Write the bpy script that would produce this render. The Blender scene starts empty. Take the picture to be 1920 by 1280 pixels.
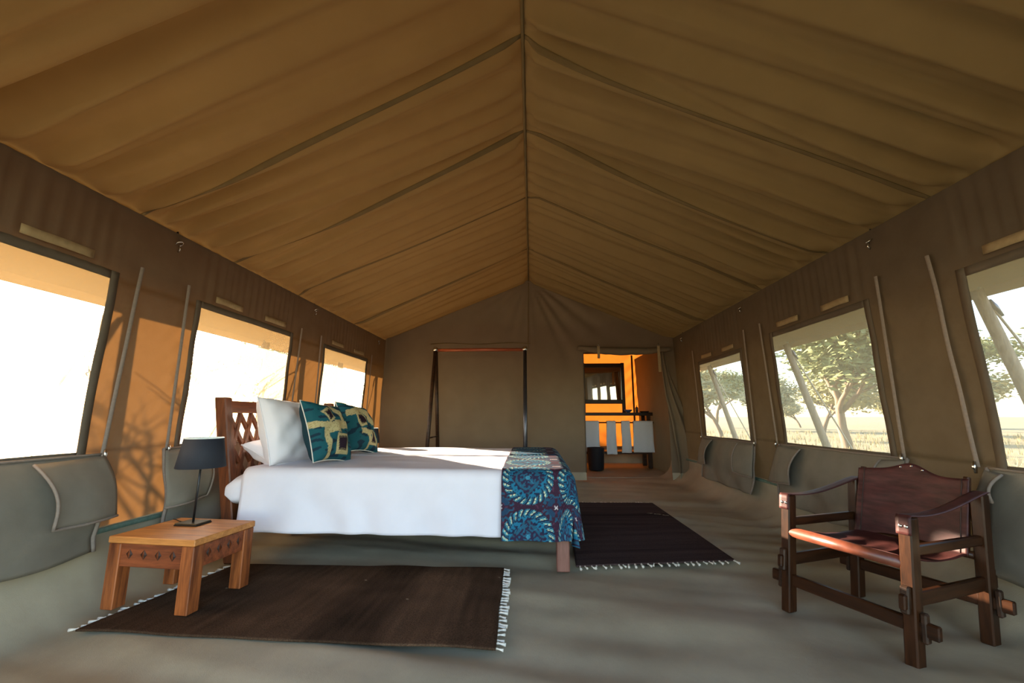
import bpy, bmesh, math, random
from mathutils import Vector, Matrix, noise
random.seed(7)
PI = math.pi
C = bpy.context.scene.collection
scn = bpy.context.scene

# ------------------------------------------------------------------ camera
cam_d = bpy.data.cameras.new('camera')
cam = bpy.data.objects.new('camera', cam_d); C.objects.link(cam); scn.camera = cam
F_PX = 800.0
cam_d.sensor_width = 36.0; cam_d.lens = F_PX / 1920 * 36; cam_d.clip_start = 0.02; cam_d.clip_end = 2000
d = Vector((997 - 960, -(779 - 640), F_PX)).normalized()          # tent axis in camera coordinates
n_ = math.hypot(d.z, d.y); zc = Vector((0, d.z / n_, -d.y / n_)); xc = d.cross(zc)
if xc.x < 0: xc = -xc
right = Vector((xc.x, d.x, zc.x)); up = Vector((xc.y, d.y, zc.y)); fwd = Vector((xc.z, d.z, zc.z))
cam.matrix_world = Matrix(((right.x, up.x, -fwd.x, 0), (right.y, up.y, -fwd.y, 0), (right.z, up.z, -fwd.z, 1.05), (0, 0, 0, 1)))

# ------------------------------------------------------------------ light
SUN = Vector((1, -0.87, -0.265)).normalized()
world = bpy.data.worlds.new('world'); scn.world = world; world.use_nodes = True
wn = world.node_tree.nodes; wl = world.node_tree.links
bg = wn['Background']
sky = wn.new('ShaderNodeTexSky'); sky.sky_type = 'NISHITA'; sky.sun_disc = False
sky.sun_elevation = math.radians(14); sky.sun_rotation = math.atan2(-SUN.x, -SUN.y)
sky.air_density = 1.0; sky.dust_density = 0.7; sky.ozone_density = 1.0
wl.new(sky.outputs[0], bg.inputs[0]); bg.inputs[1].default_value = 0.42
sun_d = bpy.data.lights.new('sun', 'SUN'); sun_d.energy = 20; sun_d.angle = 0.0093; sun_d.color = (1.0, 0.83, 0.62)
sun = bpy.data.objects.new('sun', sun_d); C.objects.link(sun)
sun.rotation_euler = SUN.to_track_quat('-Z', 'Y').to_euler(); sun.location = (-20, 20, 12)
scn.view_settings.view_transform = 'Standard'; scn.view_settings.look = 'None'
scn.view_settings.gamma = 1.0; scn.view_settings.use_curve_mapping = False
scn.view_settings.exposure = 1.75

# ------------------------------------------------------------------ materials
def new_mat(name):
    m = bpy.data.materials.new(name); m.use_nodes = True
    return m, m.node_tree.nodes, m.node_tree.links, m.node_tree.nodes['Principled BSDF']
def ramp2(n, l, fac, c1, c2, p1=0.0, p2=1.0):
    r = n.new('ShaderNodeValToRGB'); r.color_ramp.elements[0].color = (*c1, 1); r.color_ramp.elements[1].color = (*c2, 1)
    r.color_ramp.elements[0].position = p1; r.color_ramp.elements[1].position = p2
    l.new(fac, r.inputs[0]); return r.outputs[0]
def coords(n, l, scale=(1, 1, 1), kind='Object'):
    t = n.new('ShaderNodeTexCoord'); mp = n.new('ShaderNodeMapping'); mp.inputs['Scale'].default_value = scale
    l.new(t.outputs[kind], mp.inputs[0]); return mp.outputs[0]
def noise_n(n, l, vec, scale, detail=4, rough=0.55):
    t = n.new('ShaderNodeTexNoise'); t.inputs['Scale'].default_value = scale; t.inputs['Detail'].default_value = detail
    t.inputs['Roughness'].default_value = rough; l.new(vec, t.inputs['Vector']); return t.outputs['Fac']
def bump(n, l, h, strength, dist, bsdf):
    b = n.new('ShaderNodeBump'); b.inputs['Strength'].default_value = strength; b.inputs['Distance'].default_value = dist
    l.new(h, b.inputs['Height']); l.new(b.outputs[0], bsdf.inputs['Normal']); return b.outputs[0]
def plain(name, col, rough=0.6, var=0.15, scale=20, metal=0.0, bstr=0.1, sscale=(1, 1, 1)):
    m, n, l, b = new_mat(name); v = coords(n, l, sscale); f = noise_n(n, l, v, scale)
    l.new(ramp2(n, l, f, tuple(c * (1 - var) for c in col), tuple(min(1, c * (1 + var)) for c in col), .3, .7), b.inputs['Base Color'])
    b.inputs['Roughness'].default_value = rough; b.inputs['Metallic'].default_value = metal
    if bstr: bump(n, l, f, bstr, 0.004, b)
    return m
def canvas(name, col, tcol, tfac, wrinkle=0.25, wscale=5, var=0.12):
    """woven cotton canvas: diffuse from the lit side, warm light let through from the other"""
    m, n, l, b = new_mat(name)
    v = coords(n, l); f = noise_n(n, l, v, wscale, 5); f2 = noise_n(n, l, v, 260, 2)
    l.new(ramp2(n, l, f, tuple(c * (1 - var) for c in col), tuple(c * (1 + var) for c in col), .3, .7), b.inputs['Base Color'])
    b.inputs['Roughness'].default_value = 0.85; b.inputs['Specular IOR Level'].default_value = 0.15
    ad = n.new('ShaderNodeMath'); ad.operation = 'MULTIPLY_ADD'; ad.inputs[1].default_value = 0.06
    l.new(f2, ad.inputs[0]); l.new(f, ad.inputs[2])
    nb = bump(n, l, ad.outputs[0], wrinkle, 0.03, b)
    if tfac > 0:
        t = n.new('ShaderNodeBsdfTranslucent'); t.inputs[0].default_value = (*tcol, 1); l.new(nb, t.inputs['Normal'])
        mx = n.new('ShaderNodeMixShader'); mx.inputs[0].default_value = tfac
        l.new(b.outputs[0], mx.inputs[1]); l.new(t.outputs[0], mx.inputs[2]); l.new(mx.outputs[0], n['Material Output'].inputs[0])
    return m
def wood(name, c1, c2, axis=2, rough=0.45, gs=1.0):
    m, n, l, b = new_mat(name)
    sc = [14 * gs] * 3; sc[axis] = 1.2 * gs
    v = coords(n, l, tuple(sc)); f = noise_n(n, l, v, 2.2, 6, .6); g = noise_n(n, l, v, 11, 3)
    mx = n.new('ShaderNodeMath'); mx.operation = 'MULTIPLY_ADD'; mx.inputs[1].default_value = .35; l.new(g, mx.inputs[0]); l.new(f, mx.inputs[2])
    l.new(ramp2(n, l, mx.outputs[0], c1, c2, .45, .9), b.inputs['Base Color']); b.inputs['Roughness'].default_value = rough
    bump(n, l, mx.outputs[0], .15, .003, b); return m
def attr_mat(name, rough=0.8, bscale=120, bstr=0.3, spec=0.2, var=.25):
    m, n, l, b = new_mat(name); a = n.new('ShaderNodeVertexColor'); a.layer_name = 'Col'
    v = coords(n, l); f = noise_n(n, l, v, bscale, 3)
    mul = n.new('ShaderNodeMixRGB'); mul.blend_type = 'MULTIPLY'; mul.inputs[0].default_value = 1
    l.new(a.outputs[0], mul.inputs[1]); l.new(ramp2(n, l, f, (1 - var,) * 3, (1 + var,) * 3, .3, .7), mul.inputs[2])
    l.new(mul.outputs[0], b.inputs['Base Color']); b.inputs['Roughness'].default_value = rough; b.inputs['Specular IOR Level'].default_value = spec
    bump(n, l, f, bstr, .004, b); return m

M = {}
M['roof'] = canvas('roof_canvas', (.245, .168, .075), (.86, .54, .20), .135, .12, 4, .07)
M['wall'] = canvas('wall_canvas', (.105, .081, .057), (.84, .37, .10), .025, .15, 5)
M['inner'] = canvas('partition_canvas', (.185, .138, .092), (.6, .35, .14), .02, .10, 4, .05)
M['bathwall'] = canvas('bath_canvas', (.20, .125, .055), (.95, .25, .025), .085, .15, 5)
M['fly'] = canvas('fly_canvas', (.24, .145, .062), (.88, .50, .17), .032, .1, 3)
M['band'] = canvas('window_band_canvas', (.125, .097, .07), (.6, .4, .2), .008, .1, 6)
M['flap'] = canvas('flap_canvas', (.215, .188, .148), (.4, .35, .25), .05, .2, 5)
M['tape'] = canvas('tape_canvas', (.36, .26, .14), (.6, .4, .2), .02, .1, 30)
M['zip'] = plain('zip_tape', (.23, .18, .145), .8, .1, 60)
M['seam'] = canvas('seam_canvas', (.17, .116, .052), (.8, .48, .18), .05, .12, 6)
M['floor'] = canvas('floor_canvas', (.37, .32, .228), (0, 0, 0), 0, .45, 1.7, .20)
M['floor'].node_tree.nodes['Principled BSDF'].inputs['Roughness'].default_value = .55
M['floor'].node_tree.nodes['Principled BSDF'].inputs['Specular IOR Level'].default_value = .35
M['piping'] = plain('green_piping', (.12, .19, .15), .8, .2, 40)
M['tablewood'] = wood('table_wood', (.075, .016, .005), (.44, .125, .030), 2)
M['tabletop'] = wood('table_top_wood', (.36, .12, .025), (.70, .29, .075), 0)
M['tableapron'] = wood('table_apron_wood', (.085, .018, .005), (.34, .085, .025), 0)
M['carve'] = plain('carved_shadow_wood', (.035, .014, .008), .7, .2, 30)
M['bedwood'] = wood('bed_wood', (.05, .012, .004), (.20, .055, .015), 2, .4)
M['bedwoody'] = wood('bed_wood_cross', (.05, .012, .004), (.20, .055, .015), 1, .4)
M['legwood'] = wood('bed_leg_wood', (.14, .05, .035), (.27, .12, .09), 2, .4)
M['chairwood'] = wood('chair_wood', (.012, .0045, .002), (.058, .020, .007), 2, .3)
M['chairwoodx'] = wood('chair_wood_cross', (.012, .0045, .002), (.054, .018, .006), 0, .33)
M['chairwoody'] = wood('chair_wood_depth', (.012, .0045, .002), (.054, .018, .006), 1, .33)
M['darkwood'] = wood('vanity_wood', (.016, .008, .005), (.055, .026, .014), 0, .4)
M['polewood'] = wood('pole_wood', (.20, .13, .08), (.40, .29, .19), 2, .8)
M['rackwood'] = wood('rack_bar_wood', (.20, .035, .012), (.42, .10, .035), 0, .35)
M['leather'] = plain('maroon_leather', (.060, .017, .015), .48, .45, 9, 0, .35, (1, 1, 4))
M['leatherbar'] = plain('worn_brown_leather', (.15, .040, .020), .36, .35, 16, 0, .3)
M['steel'] = plain('dark_steel', (.10, .10, .12), .3, .1, 20, .8, 0)
M['chrome'] = plain('bright_metal', (.6, .58, .55), .25, .1, 20, 1.0, 0)
M['white'] = plain('white_linen', (.79, .757, .83), .8, .02, 7, 0, .35)
M['mattress'] = plain('white_mattress', (.77, .74, .81), .8, .03, 12, 0, .4)
M['pillow'] = plain('pillow_linen', (.79, .757, .79), .8, .02, 9, 0, .5)
M['towel'] = plain('towel_terry', (.70, .73, .80), .95, .06, 120, 0, .6)
M['shade'] = plain('navy_shade', (.012, .014, .022), .75, .1, 200, 0, .2)
M['shadein'] = plain('shade_lining', (.72, .78, .76), .7, .03, 30, 0, 0)
M['black'] = plain('black_metal', (.012, .012, .013), .35, .1, 30, .3, 0)
M['bronze'] = plain('bronze_plate', (.10, .085, .055), .35, .1, 30, .7, 0)
M['bin'] = plain('navy_bin', (.012, .016, .024), .5, .1, 30, 0, 0)
M['blue'] = plain('blue_glaze', (.10, .16, .34), .3, .1, 30, 0, 0)
M['ceramic'] = plain('dark_ceramic', (.05, .045, .04), .25, .1, 30, 0, 0)
M['rope'] = plain('rope', (.45, .38, .28), .9, .2, 80)
M['fringe'] = plain('fringe_wool', (.72, .66, .58), .95, .1, 100, 0, .3)
M['rug'] = attr_mat('rug_wool', .95, 160, .9, .05, .45)
M['cloth'] = attr_mat('printed_cotton', .8, 200, .15, .15, .12)
M['bark'] = plain('bark', (.13, .085, .055), .9, .35, 6, 0, .5, (1, 1, .3))
M['leafa'] = plain('acacia_leaf', (.17, .19, .075), .7, .3, 1.5, 0, 0)
M['leafb'] = plain('dry_leaf', (.24, .22, .10), .7, .3, 1.5, 0, 0)
M['grass'] = plain('dry_grass', (.27, .215, .09), .9, .25, .6, 0, 0)
m, n, l, b = new_mat('savanna_ground')
v = coords(n, l); f = noise_n(n, l, v, .25, 6); f2 = noise_n(n, l, v, 9, 4)
mxx = n.new('ShaderNodeMath'); mxx.operation = 'MULTIPLY_ADD'; mxx.inputs[1].default_value = .5; l.new(f2, mxx.inputs[0]); l.new(f, mxx.inputs[2])
l.new(ramp2(n, l, mxx.outputs[0], (.17, .135, .055), (.29, .22, .11), .45, 1.0), b.inputs['Base Color']); b.inputs['Roughness'].default_value = .95
bump(n, l, f2, .6, .05, b); M['ground'] = m
m, n, l, b = new_mat('mirror_glass')
b.inputs['Base Color'].default_value = (.75, .76, .75, 1); b.inputs['Metallic'].default_value = 1
f = noise_n(n, l, coords(n, l), 3); l.new(ramp2(n, l, f, (.015,) * 3, (.03,) * 3), b.inputs['Roughness']); M['mirror'] = m
for k_ in ('chairwood', 'chairwoodx', 'chairwoody', 'leather', 'darkwood'): M[k_].node_tree.nodes['Principled BSDF'].inputs['Specular IOR Level'].default_value = .25
# insect mesh: fine threads of light cloth with open holes between them
m, n, l, b = new_mat('insect_mesh')
tr = n.new('ShaderNodeBsdfTransparent'); tr.inputs[0].default_value = (1, 1, 1, 1)
tl = n.new('ShaderNodeBsdfTranslucent'); tl.inputs[0].default_value = (.56, .45, .30, 1)
b.inputs['Base Color'].default_value = (.24, .165, .085, 1); b.inputs['Roughness'].default_value = .9
m1 = n.new('ShaderNodeMixShader'); m1.inputs[0].default_value = .55; l.new(b.outputs[0], m1.inputs[1]); l.new(tl.outputs[0], m1.inputs[2])
m2 = n.new('ShaderNodeMixShader')
wv = noise_n(n, l, coords(n, l, (1, 1, 1)), 300, 1); l.new(ramp2(n, l, wv, (.46,) * 3, (.52,) * 3), m2.inputs[0])
l.new(tr.outputs[0], m2.inputs[1]); l.new(m1.outputs[0], m2.inputs[2]); l.new(m2.outputs[0], n['Material Output'].inputs[0]); M['mesh'] = m

# ------------------------------------------------------------------ helpers
def root_of(o):
    while o.parent: o = o.parent
    return o
def thing(name, label, cat, loc=(0, 0, 0), rz=0, group=None):
    o = bpy.data.objects.new(name, None); C.objects.link(o); o.empty_display_size = .1
    o.location = loc; o.rotation_euler = (0, 0, rz); return tag(o, label, cat, group)
def tag(o, label, cat, group=None):
    o['label'] = label; o['category'] = cat
    if group: o['group'] = group
    return o
def struct(o): o['kind'] = 'structure'; return o
class MB:
    def __init__(s): s.v = []; s.f = []
    def add(s, vs, fs):
        k = len(s.v); s.v += [Vector(p) for p in vs]; s.f += [tuple(i + k for i in f) for f in fs]; return s
    def box(s, x0, x1, y0, y1, z0, z1, bev=.004, M_=None):
        bm = bmesh.new(); bmesh.ops.create_cube(bm, size=1)
        for v in bm.verts: v.co = Vector((x0 + (v.co.x + .5) * (x1 - x0), y0 + (v.co.y + .5) * (y1 - y0), z0 + (v.co.z + .5) * (z1 - z0)))
        if bev: bmesh.ops.bevel(bm, geom=list(bm.edges), offset=bev, segments=1, affect='EDGES')
        bm.verts.index_update()
        s.add([(M_ @ v.co) if M_ else v.co.copy() for v in bm.verts], [tuple(v.index for v in f.verts) for f in bm.faces]); bm.free(); return s
    def bar(s, p, q, w, h, upv=(0, 0, 1), bev=.003):
        p = Vector(p); q = Vector(q); y = (q - p); L = y.length; y.normalize(); x = y.cross(Vector(upv)).normalized(); z = x.cross(y)
        Mx = Matrix(((x.x, y.x, z.x, p.x), (x.y, y.y, z.y, p.y), (x.z, y.z, z.z, p.z), (0, 0, 0, 1)))
        return s.box(-w / 2, w / 2, 0, L, -h / 2, h / 2, bev, Mx)
    def tube(s, pts, r, n=10, caps=True):
        pts = [Vector(p) for p in pts]; rr = r if isinstance(r, (list, tuple)) else [r] * len(pts)
        vs = []; fs = []; prev = None
        for i, p in enumerate(pts):
            t = (pts[min(i + 1, len(pts) - 1)] - pts[max(i - 1, 0)]).normalized()
            a = prev - t * prev.dot(t) if prev else t.orthogonal()
            a = a.normalized() if a.length > 1e-6 else t.orthogonal().normalized(); prev = a; bb = t.cross(a)
            for k in range(n):
                an = 2 * PI * k / n; vs.append(p + (a * math.cos(an) + bb * math.sin(an)) * rr[i])
        for i in range(len(pts) - 1):
            for k in range(n): fs.append((i * n + k, i * n + (k + 1) % n, (i + 1) * n + (k + 1) % n, (i + 1) * n + k))
        if caps: fs.append(tuple(range(n))[::-1]); fs.append(tuple(range((len(pts) - 1) * n, len(pts) * n)))
        return s.add(vs, fs)
    def lathe(s, prof, c=(0, 0, 0), n=24):
        vs = [(c[0] + r * math.cos(2 * PI * k / n), c[1] + r * math.sin(2 * PI * k / n), c[2] + z) for r, z in prof for k in range(n)]
        fs = [(i * n + k, i * n + (k + 1) % n, (i + 1) * n + (k + 1) % n, (i + 1) * n + k) for i in range(len(prof) - 1) for k in range(n)]
        return s.add(vs, fs)
    def grid(s, fn, nu, nv, skip=None):
        vs = [fn(i / nu, j / nv) for i in range(nu + 1) for j in range(nv + 1)]
        fs = [(i * (nv + 1) + j, (i + 1) * (nv + 1) + j, (i + 1) * (nv + 1) + j + 1, i * (nv + 1) + j + 1) for i in range(nu) for j in range(nv) if not (skip and skip(i, j))]
        return s.add(vs, fs)
    def build(s, name, mat, parent=None, smooth=False, world=False, col=None, sharp=True):
        vs = s.v
        if world and parent is not None:
            inv = (Matrix.Translation(root_of(parent).location) @ root_of(parent).rotation_euler.to_matrix().to_4x4()).inverted(); vs = [inv @ v for v in vs]
        me = bpy.data.meshes.new(name); me.from_pydata([tuple(v) for v in vs], [], s.f); me.validate()
        if smooth: me.polygons.foreach_set('use_smooth', [True] * len(me.polygons))
        if col:
            ca = me.color_attributes.new('Col', 'FLOAT_COLOR', 'POINT')
            ca.data.foreach_set('color', [x for c in col for x in (*c, 1.0)])
        me.materials.append(mat); me.update()
        o = bpy.data.objects.new(name, me); C.objects.link(o)
        if parent is not None: o.parent = parent
        return o
def solid(o, t, off=0):
    md = o.modifiers.new('thickness', 'SOLIDIFY'); md.thickness = t; md.offset = off; return o
def link_copy(o, parent=None, loc=None, rot=None):
    c = o.copy(); C.objects.link(c)
    if parent is not None: c.parent = parent
    if loc is not None: c.location = loc
    if rot is not None: c.rotation_euler = rot
    return c
def nz(x, y=0, z=0): return noise.noise(Vector((x, y, z)))
def sst(a, b, x):
    t = max(0, min(1, (x - a) / (b - a))); return t * t * (3 - 2 * t)

# ------------------------------------------------------------------ tent shell
YF, YB, YBATH = -.55, 7.4, 10.2
XL, XR, ZE, ZR, XC = -2.63, 2.49, 2.37, 3.5, -0.04
def wall_x(side, z): return (XL + .03 * (z - 1.05)) if side < 0 else (XR - .03 * (z - 1.05))
WINS = {-1: [(1.10, 2.42, .84, 1.89), (3.16, 4.42, .84, 1.89), (5.22, 6.56, .84, 1.89)],
        1: [(1.18, 2.43, .79, 1.83), (3.18, 4.40, .79, 1.84), (5.10, 6.34, .77, 1.78)]}
def wall_disp(side, y, z):
    dd = .010 * nz(y * .9, z * .7, 3 * side) + .004 * nz(y * 3, z * 2, 5)
    pl = sst(1.85, 2.05, z)                                              # gathered pleats over each window
    for (a, b2, c, e) in WINS[side]:
        w = sst(a - .12, a + .05, y) * (1 - sst(b2 - .05, b2 + .12, y))
        dd += pl * w * .0085 * math.sin(y * 70 + 3 * nz(y * 4, 2)) * (1 + .6 * nz(y * 7, z))
        for ed, sg in ((a, -1), (b2, 1)):                                # slack wrinkles pulling to the zips
            t = (y - ed) * sg
            if -.02 < t < .42 and z < 1.95: dd += .006 * math.sin((z * 1.0 + t * .9) * 44 + 2 * nz(z * 3, y)) * sst(.05, .14, t) * (1 - sst(.1, .42, t)) * sst(.4, .7, z)
    dd += .007 * math.sin((z - .55 * y * side) * 9 + 3 * nz(y, z)) * (1 - sst(1.7, 2.0, z)) * .6
    return dd * (1 - sst(2.25, ZE, z) * .7)
def lines(a, b, step, keys):
    ks = sorted([a, b] + [k for k in keys if a < k < b]); out = []
    for p, q in zip(ks, ks[1:]):
        m_ = max(1, round((q - p) / step)); out += [p + (q - p) * i / m_ for i in range(m_)]
    return out + [b]
def side_wall(side, name, y0, y1, z0, wins, mat):
    ys = lines(y0, y1, .028, [w for q in wins for w in q[:2]]); zs = lines(z0, ZE, .035, [w for q in wins for w in q[2:]])
    mb = MB(); nv = len(zs)
    def wob(y, z):
        return (y + .003 * nz(z * 5, y * 2, 9), z + .006 * nz(y * 3, z, 4))
    vs = []
    for y in ys:
        for z in zs:
            yy, zz = wob(y, z); vs.append((wall_x(side, zz) - side * wall_disp(side, yy, zz), yy if y0 < y < y1 else y, zz if z0 < z < ZE else z))
    fs = []
    for i in range(len(ys) - 1):
        for j in range(nv - 1):
            cy, cz = (ys[i] + ys[i + 1]) / 2, (zs[j] + zs[j + 1]) / 2
            if any(w[0] < cy < w[1] and w[2] < cz < w[3] for w in wins): continue
            fs.append((i * nv + j, (i + 1) * nv + j, (i + 1) * nv + j + 1, i * nv + j + 1))
    return struct(mb.add(vs, fs).build(name, mat, smooth=True))
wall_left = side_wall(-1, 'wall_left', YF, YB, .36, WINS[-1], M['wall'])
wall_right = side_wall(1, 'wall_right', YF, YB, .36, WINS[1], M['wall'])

# roof lining
def roof_z(x): return ZR - (ZR - ZE) * abs(x - XC) / (2.57 + .0)
SEAMS = [.55, 2.31, 3.22, 4.40, 5.90]
def roof_disp(sd, y, u):
    yy = y + .04 * nz(y * .6, u * 1.5, 7 * sd)
    e = sst(.45, 1.0, u); r = 1 - sst(0, .4, u)
    dd = .034 * nz(yy * .55, u * .35, sd * 4 + 1)
    dd += .042 * nz(yy * 2.3, u * .45, sd * 9 + 2)
    dd += .065 * max(0, nz(yy * 1.9, u * .3, sd * 3 + 8)) ** 1.2
    dd += 3.2 * (.0045 + .005 * e + .003 * r) * math.sin(yy * 26 + 4 * nz(yy * 1.3, u * .5, sd) + u * .8)
    dd += 2.2 * (.004 * e + .0016) * math.sin(yy * 58 + 5 * nz(yy * 2, u * .4, 3 + sd))
    for s_ in SEAMS:
        t = (y - s_ - .18 * u * (1 if s_ < 4 else .3))
        dd += -.034 * math.exp(-(t / .035) ** 2) + .026 * math.exp(-((t - .13) / .05) ** 2) - .010 * math.exp(-((t - .22) / .03) ** 2)
    if sd < 0:
        t = y - 1.62 + .02 * u; dd += -.085 * math.exp(-(t / .07) ** 2) * (.2 + .8 * u) + .06 * math.exp(-((t + .16) / .09) ** 2) * (.2 + .8 * u)
    dd += .012 * math.sin(PI * u)                                       # a little slack
    return dd * 1.35 * (1 - sst(.93, 1, u)) * sst(0, .05, u)
def roof_pt(sd, y, u, off=0):
    xe = (XL if sd < 0 else XR); x = XC + (xe - XC) * u; z = ZR + (ZE - ZR) * u - .04 * math.sin(PI * min(1, max(0, (y % 2.1) / 2.1))) * (1 - u)
    k = -(roof_disp(sd, y, u)) - off
    nx, nzv = (.40 * sd, .916); return Vector((x + nx * k, y, z + nzv * k))
ceil = MB()
for sd in (-1, 1): ceil.grid(lambda a, b2: roof_pt(sd, YF + (YB - YF) * a, b2), 400, 44)
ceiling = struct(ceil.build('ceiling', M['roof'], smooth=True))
for sd in (-1, 1):
    for s_ in SEAMS:
        sk = .18 if s_ < 4 else .054
        def fn(a, b2): return roof_pt(sd, s_ + sk * a + .075 + (b2 - .5) * .026, a, .003)
        solid(MB().grid(fn, 60, 4).build('seam_strip', M['seam'], ceiling, True), .003)
rp = MB().tube([(XC, y, ZR - .015 - .04 * math.sin(PI * ((y % 2.1) / 2.1))) for y in [YF + (YB - YF) * i / 60 for i in range(61)]], .012, 8)
rp.build('ridge_seam', M['seam'], ceiling, True)
for sd in (-1, 1):
    x = (XL if sd < 0 else XR)
    MB().tube([(x - sd * .012 + .004 * nz(y), y, ZE - .012 + .004 * nz(y * 2)) for y in [YF + (YB - YF) * i / 80 for i in range(81)]], .009, 8).build('eave_piping', M['seam'], ceiling, True)

# back partition with doorway
DX0, DX1, DZ = .90, 2.30, 2.13
def back_disp(x, z):
    dx, dz = x - XC, ZR - z; r_ = math.hypot(dx, dz); an = math.atan2(dx, dz)
    fan = sst(2.3, .5, r_) if False else (1 - sst(.5, 2.4, r_))
    k = .022 if an > .35 else .008
    dd = fan * k * math.sin(an * 26 + 1.5 * nz(an * 4, r_)) * sst(.02, .5, r_)
    dd += .012 * nz(x * .8, z * .5, 2) + .006 * nz(x * 3, z * .8, 6)
    dd += .006 * math.sin((z + .6 * x) * 12 + 2 * nz(x, z, 1)) * (1 - sst(1.0, 1.8, z)) * sst(-1.2, -2.2, x)
    dd += .02 * math.exp(-((x + .9 + .1 * z) / .12) ** 2) * (1 - sst(1.5, 2.0, z)) + .015 * math.exp(-((x + .25 + .3 * (z - 1)) / .08) ** 2) * (1 - sst(1.4, 1.9, z))
    return dd
def gz(x): return roof_z(x) + .03
bw = MB()
def bpatch(x0, x1, zf0, zf1, nu, nv):
    def fn(a, b2):
        x = x0 + (x1 - x0) * a; z = zf0(x) + (zf1(x) - zf0(x)) * b2; return (x, YB - back_disp(x, z), z)
    bw.grid(fn, nu, nv)
bpatch(XL, DX0, lambda x: .12, gz, 90, 80); bpatch(DX1, XR + .02, lambda x: .12, gz, 8, 80); bpatch(DX0, DX1, lambda x: DZ, gz, 36, 40)
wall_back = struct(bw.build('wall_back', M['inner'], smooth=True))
def skirt(x0, x1): return MB().grid(lambda a, b2: (x0 + (x1 - x0) * a, YB - .012 - .02 * (1 - b2) ** 2 - back_disp(x0 + (x1 - x0) * a, .1) * .6, .125 * b2), 40, 4)
skirt(XL, DX0).build('floor_skirt', M['floor'], wall_back, True); skirt(DX1, XR).build('floor_skirt', M['floor'], wall_back, True)
MB().tube([(XC - .0 - .012 * i / 10, YB - .02 - back_disp(XC, ZR - .1 * i), ZR - .1 * i) for i in range(1, 14)], .005, 6).build('centre_seam', M['seam'], wall_back, True)
MB().tube([(-1.78 + 1.76 * i / 20, YB - .012 - back_disp(-1.78 + 1.76 * i / 20, 2.3), 2.30 + .012 * math.sin(i * .5)) for i in range(21)], .006, 6).build('flap_seam', M['seam'], wall_back, True)
for xe in (DX0,):
    MB().tube([(xe, YB - .01 - back_disp(xe, z), z) for z in [.12 + .1 * i for i in range(21)]], .008, 6).build('doorway_hem', M['band'], wall_back, True)

# unseen wall around the open entrance, added to keep sky light off the front roof
fw = MB(); FX0, FX1, FZ = -2.3, 2.2, 2.35
for (x0, x1, zf) in ((XL, FX0, 0.0), (FX0, FX1, FZ), (FX1, XR, 0.0)):
    fw.grid(lambda a, b2: ((lambda x: (x, YF + .008 * nz(x * 3, b2), zf + (gz(x) - zf) * b2))(x0 + (x1 - x0) * a)), 30, 24)
struct(fw.build('wall_front_added', M['inner'], smooth=True))

# floor with side walls swept up
def floor_z(x, y):
    r = .028 * nz(x * .45 + 3 + .3 * y, y * 2.4 + .5 * x, 1) + .020 * nz(x * .9, y * 5 + x, 8) + .005 * nz(x * 4, y * 3, 4)
    t = y - (4.9 - .55 * (x - 1.2)); w = sst(.7, 1.5, x)                # long rucks running to the right wall
    r += .028 * w * math.exp(-(t / .07) ** 2) + .016 * w * math.exp(-((t - .3) / .08) ** 2) + .014 * w * math.exp(-((t + .62) / .09) ** 2)
    return min(r - .010, .002 + max(0, r - .02))
def floor_pt(a, b2):
    y = YF + (YB + .6 - YF) * b2
    L = (XR - XL); hs = .38; tot = L + 2 * hs; s_ = a * tot
    if s_ < hs: base = Vector((XL - .01, y, hs - s_))
    elif s_ > hs + L: base = Vector((XR + .01, y, s_ - hs - L))
    else: base = Vector((XL + s_ - hs, y, 0))
    R = .30                                                             # rounded foot of the wall
    def fil(x, z, xw, sg):
        t = (xw - x) * sg
        if t < R and z < R:
            q = ((R - t) / R if z < 1e-6 else 2 - (R - z) / R) ; an = q * PI / 4
            return xw - sg * R + sg * R * math.sin(an), R - R * math.cos(an)
        return x, z
    x, z = base.x, base.z
    x, z = fil(x, z, XL - .01, -1); x, z = fil(x, z, XR + .01, 1)
    w = 1 - sst(0, .12, z)
    z += floor_z(x, y) * w + .0
    ws = sst(.05, .3, z) * (1 - sst(.34, .38, z))
    x += ws * (.014 * nz(y * 2, z * 3) + .008 * math.sin(y * 14 + 3 * nz(y, z))) * (1 if x > 0 else -1)
    return (x, y, z)
floor = struct(MB().grid(floor_pt, 150, 230).build('floor', M['floor'], smooth=True))
MB().box(XL - .05, XR + .05, YF, YB + .6, -.10, -.055, 0).build('groundsheet', M['floor'], floor)
for sd in (-1, 1):
    x = XL if sd < 0 else XR
    solid(MB().grid(lambda a, b2: (x - sd * (.006 + .004 * nz(a * 20)), YF + (YB - YF) * a, .345 + .03 * b2 + .006 * nz(a * 16, 1)), 120, 2).build('floor_seam', M['piping'], floor, True), .004)

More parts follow.
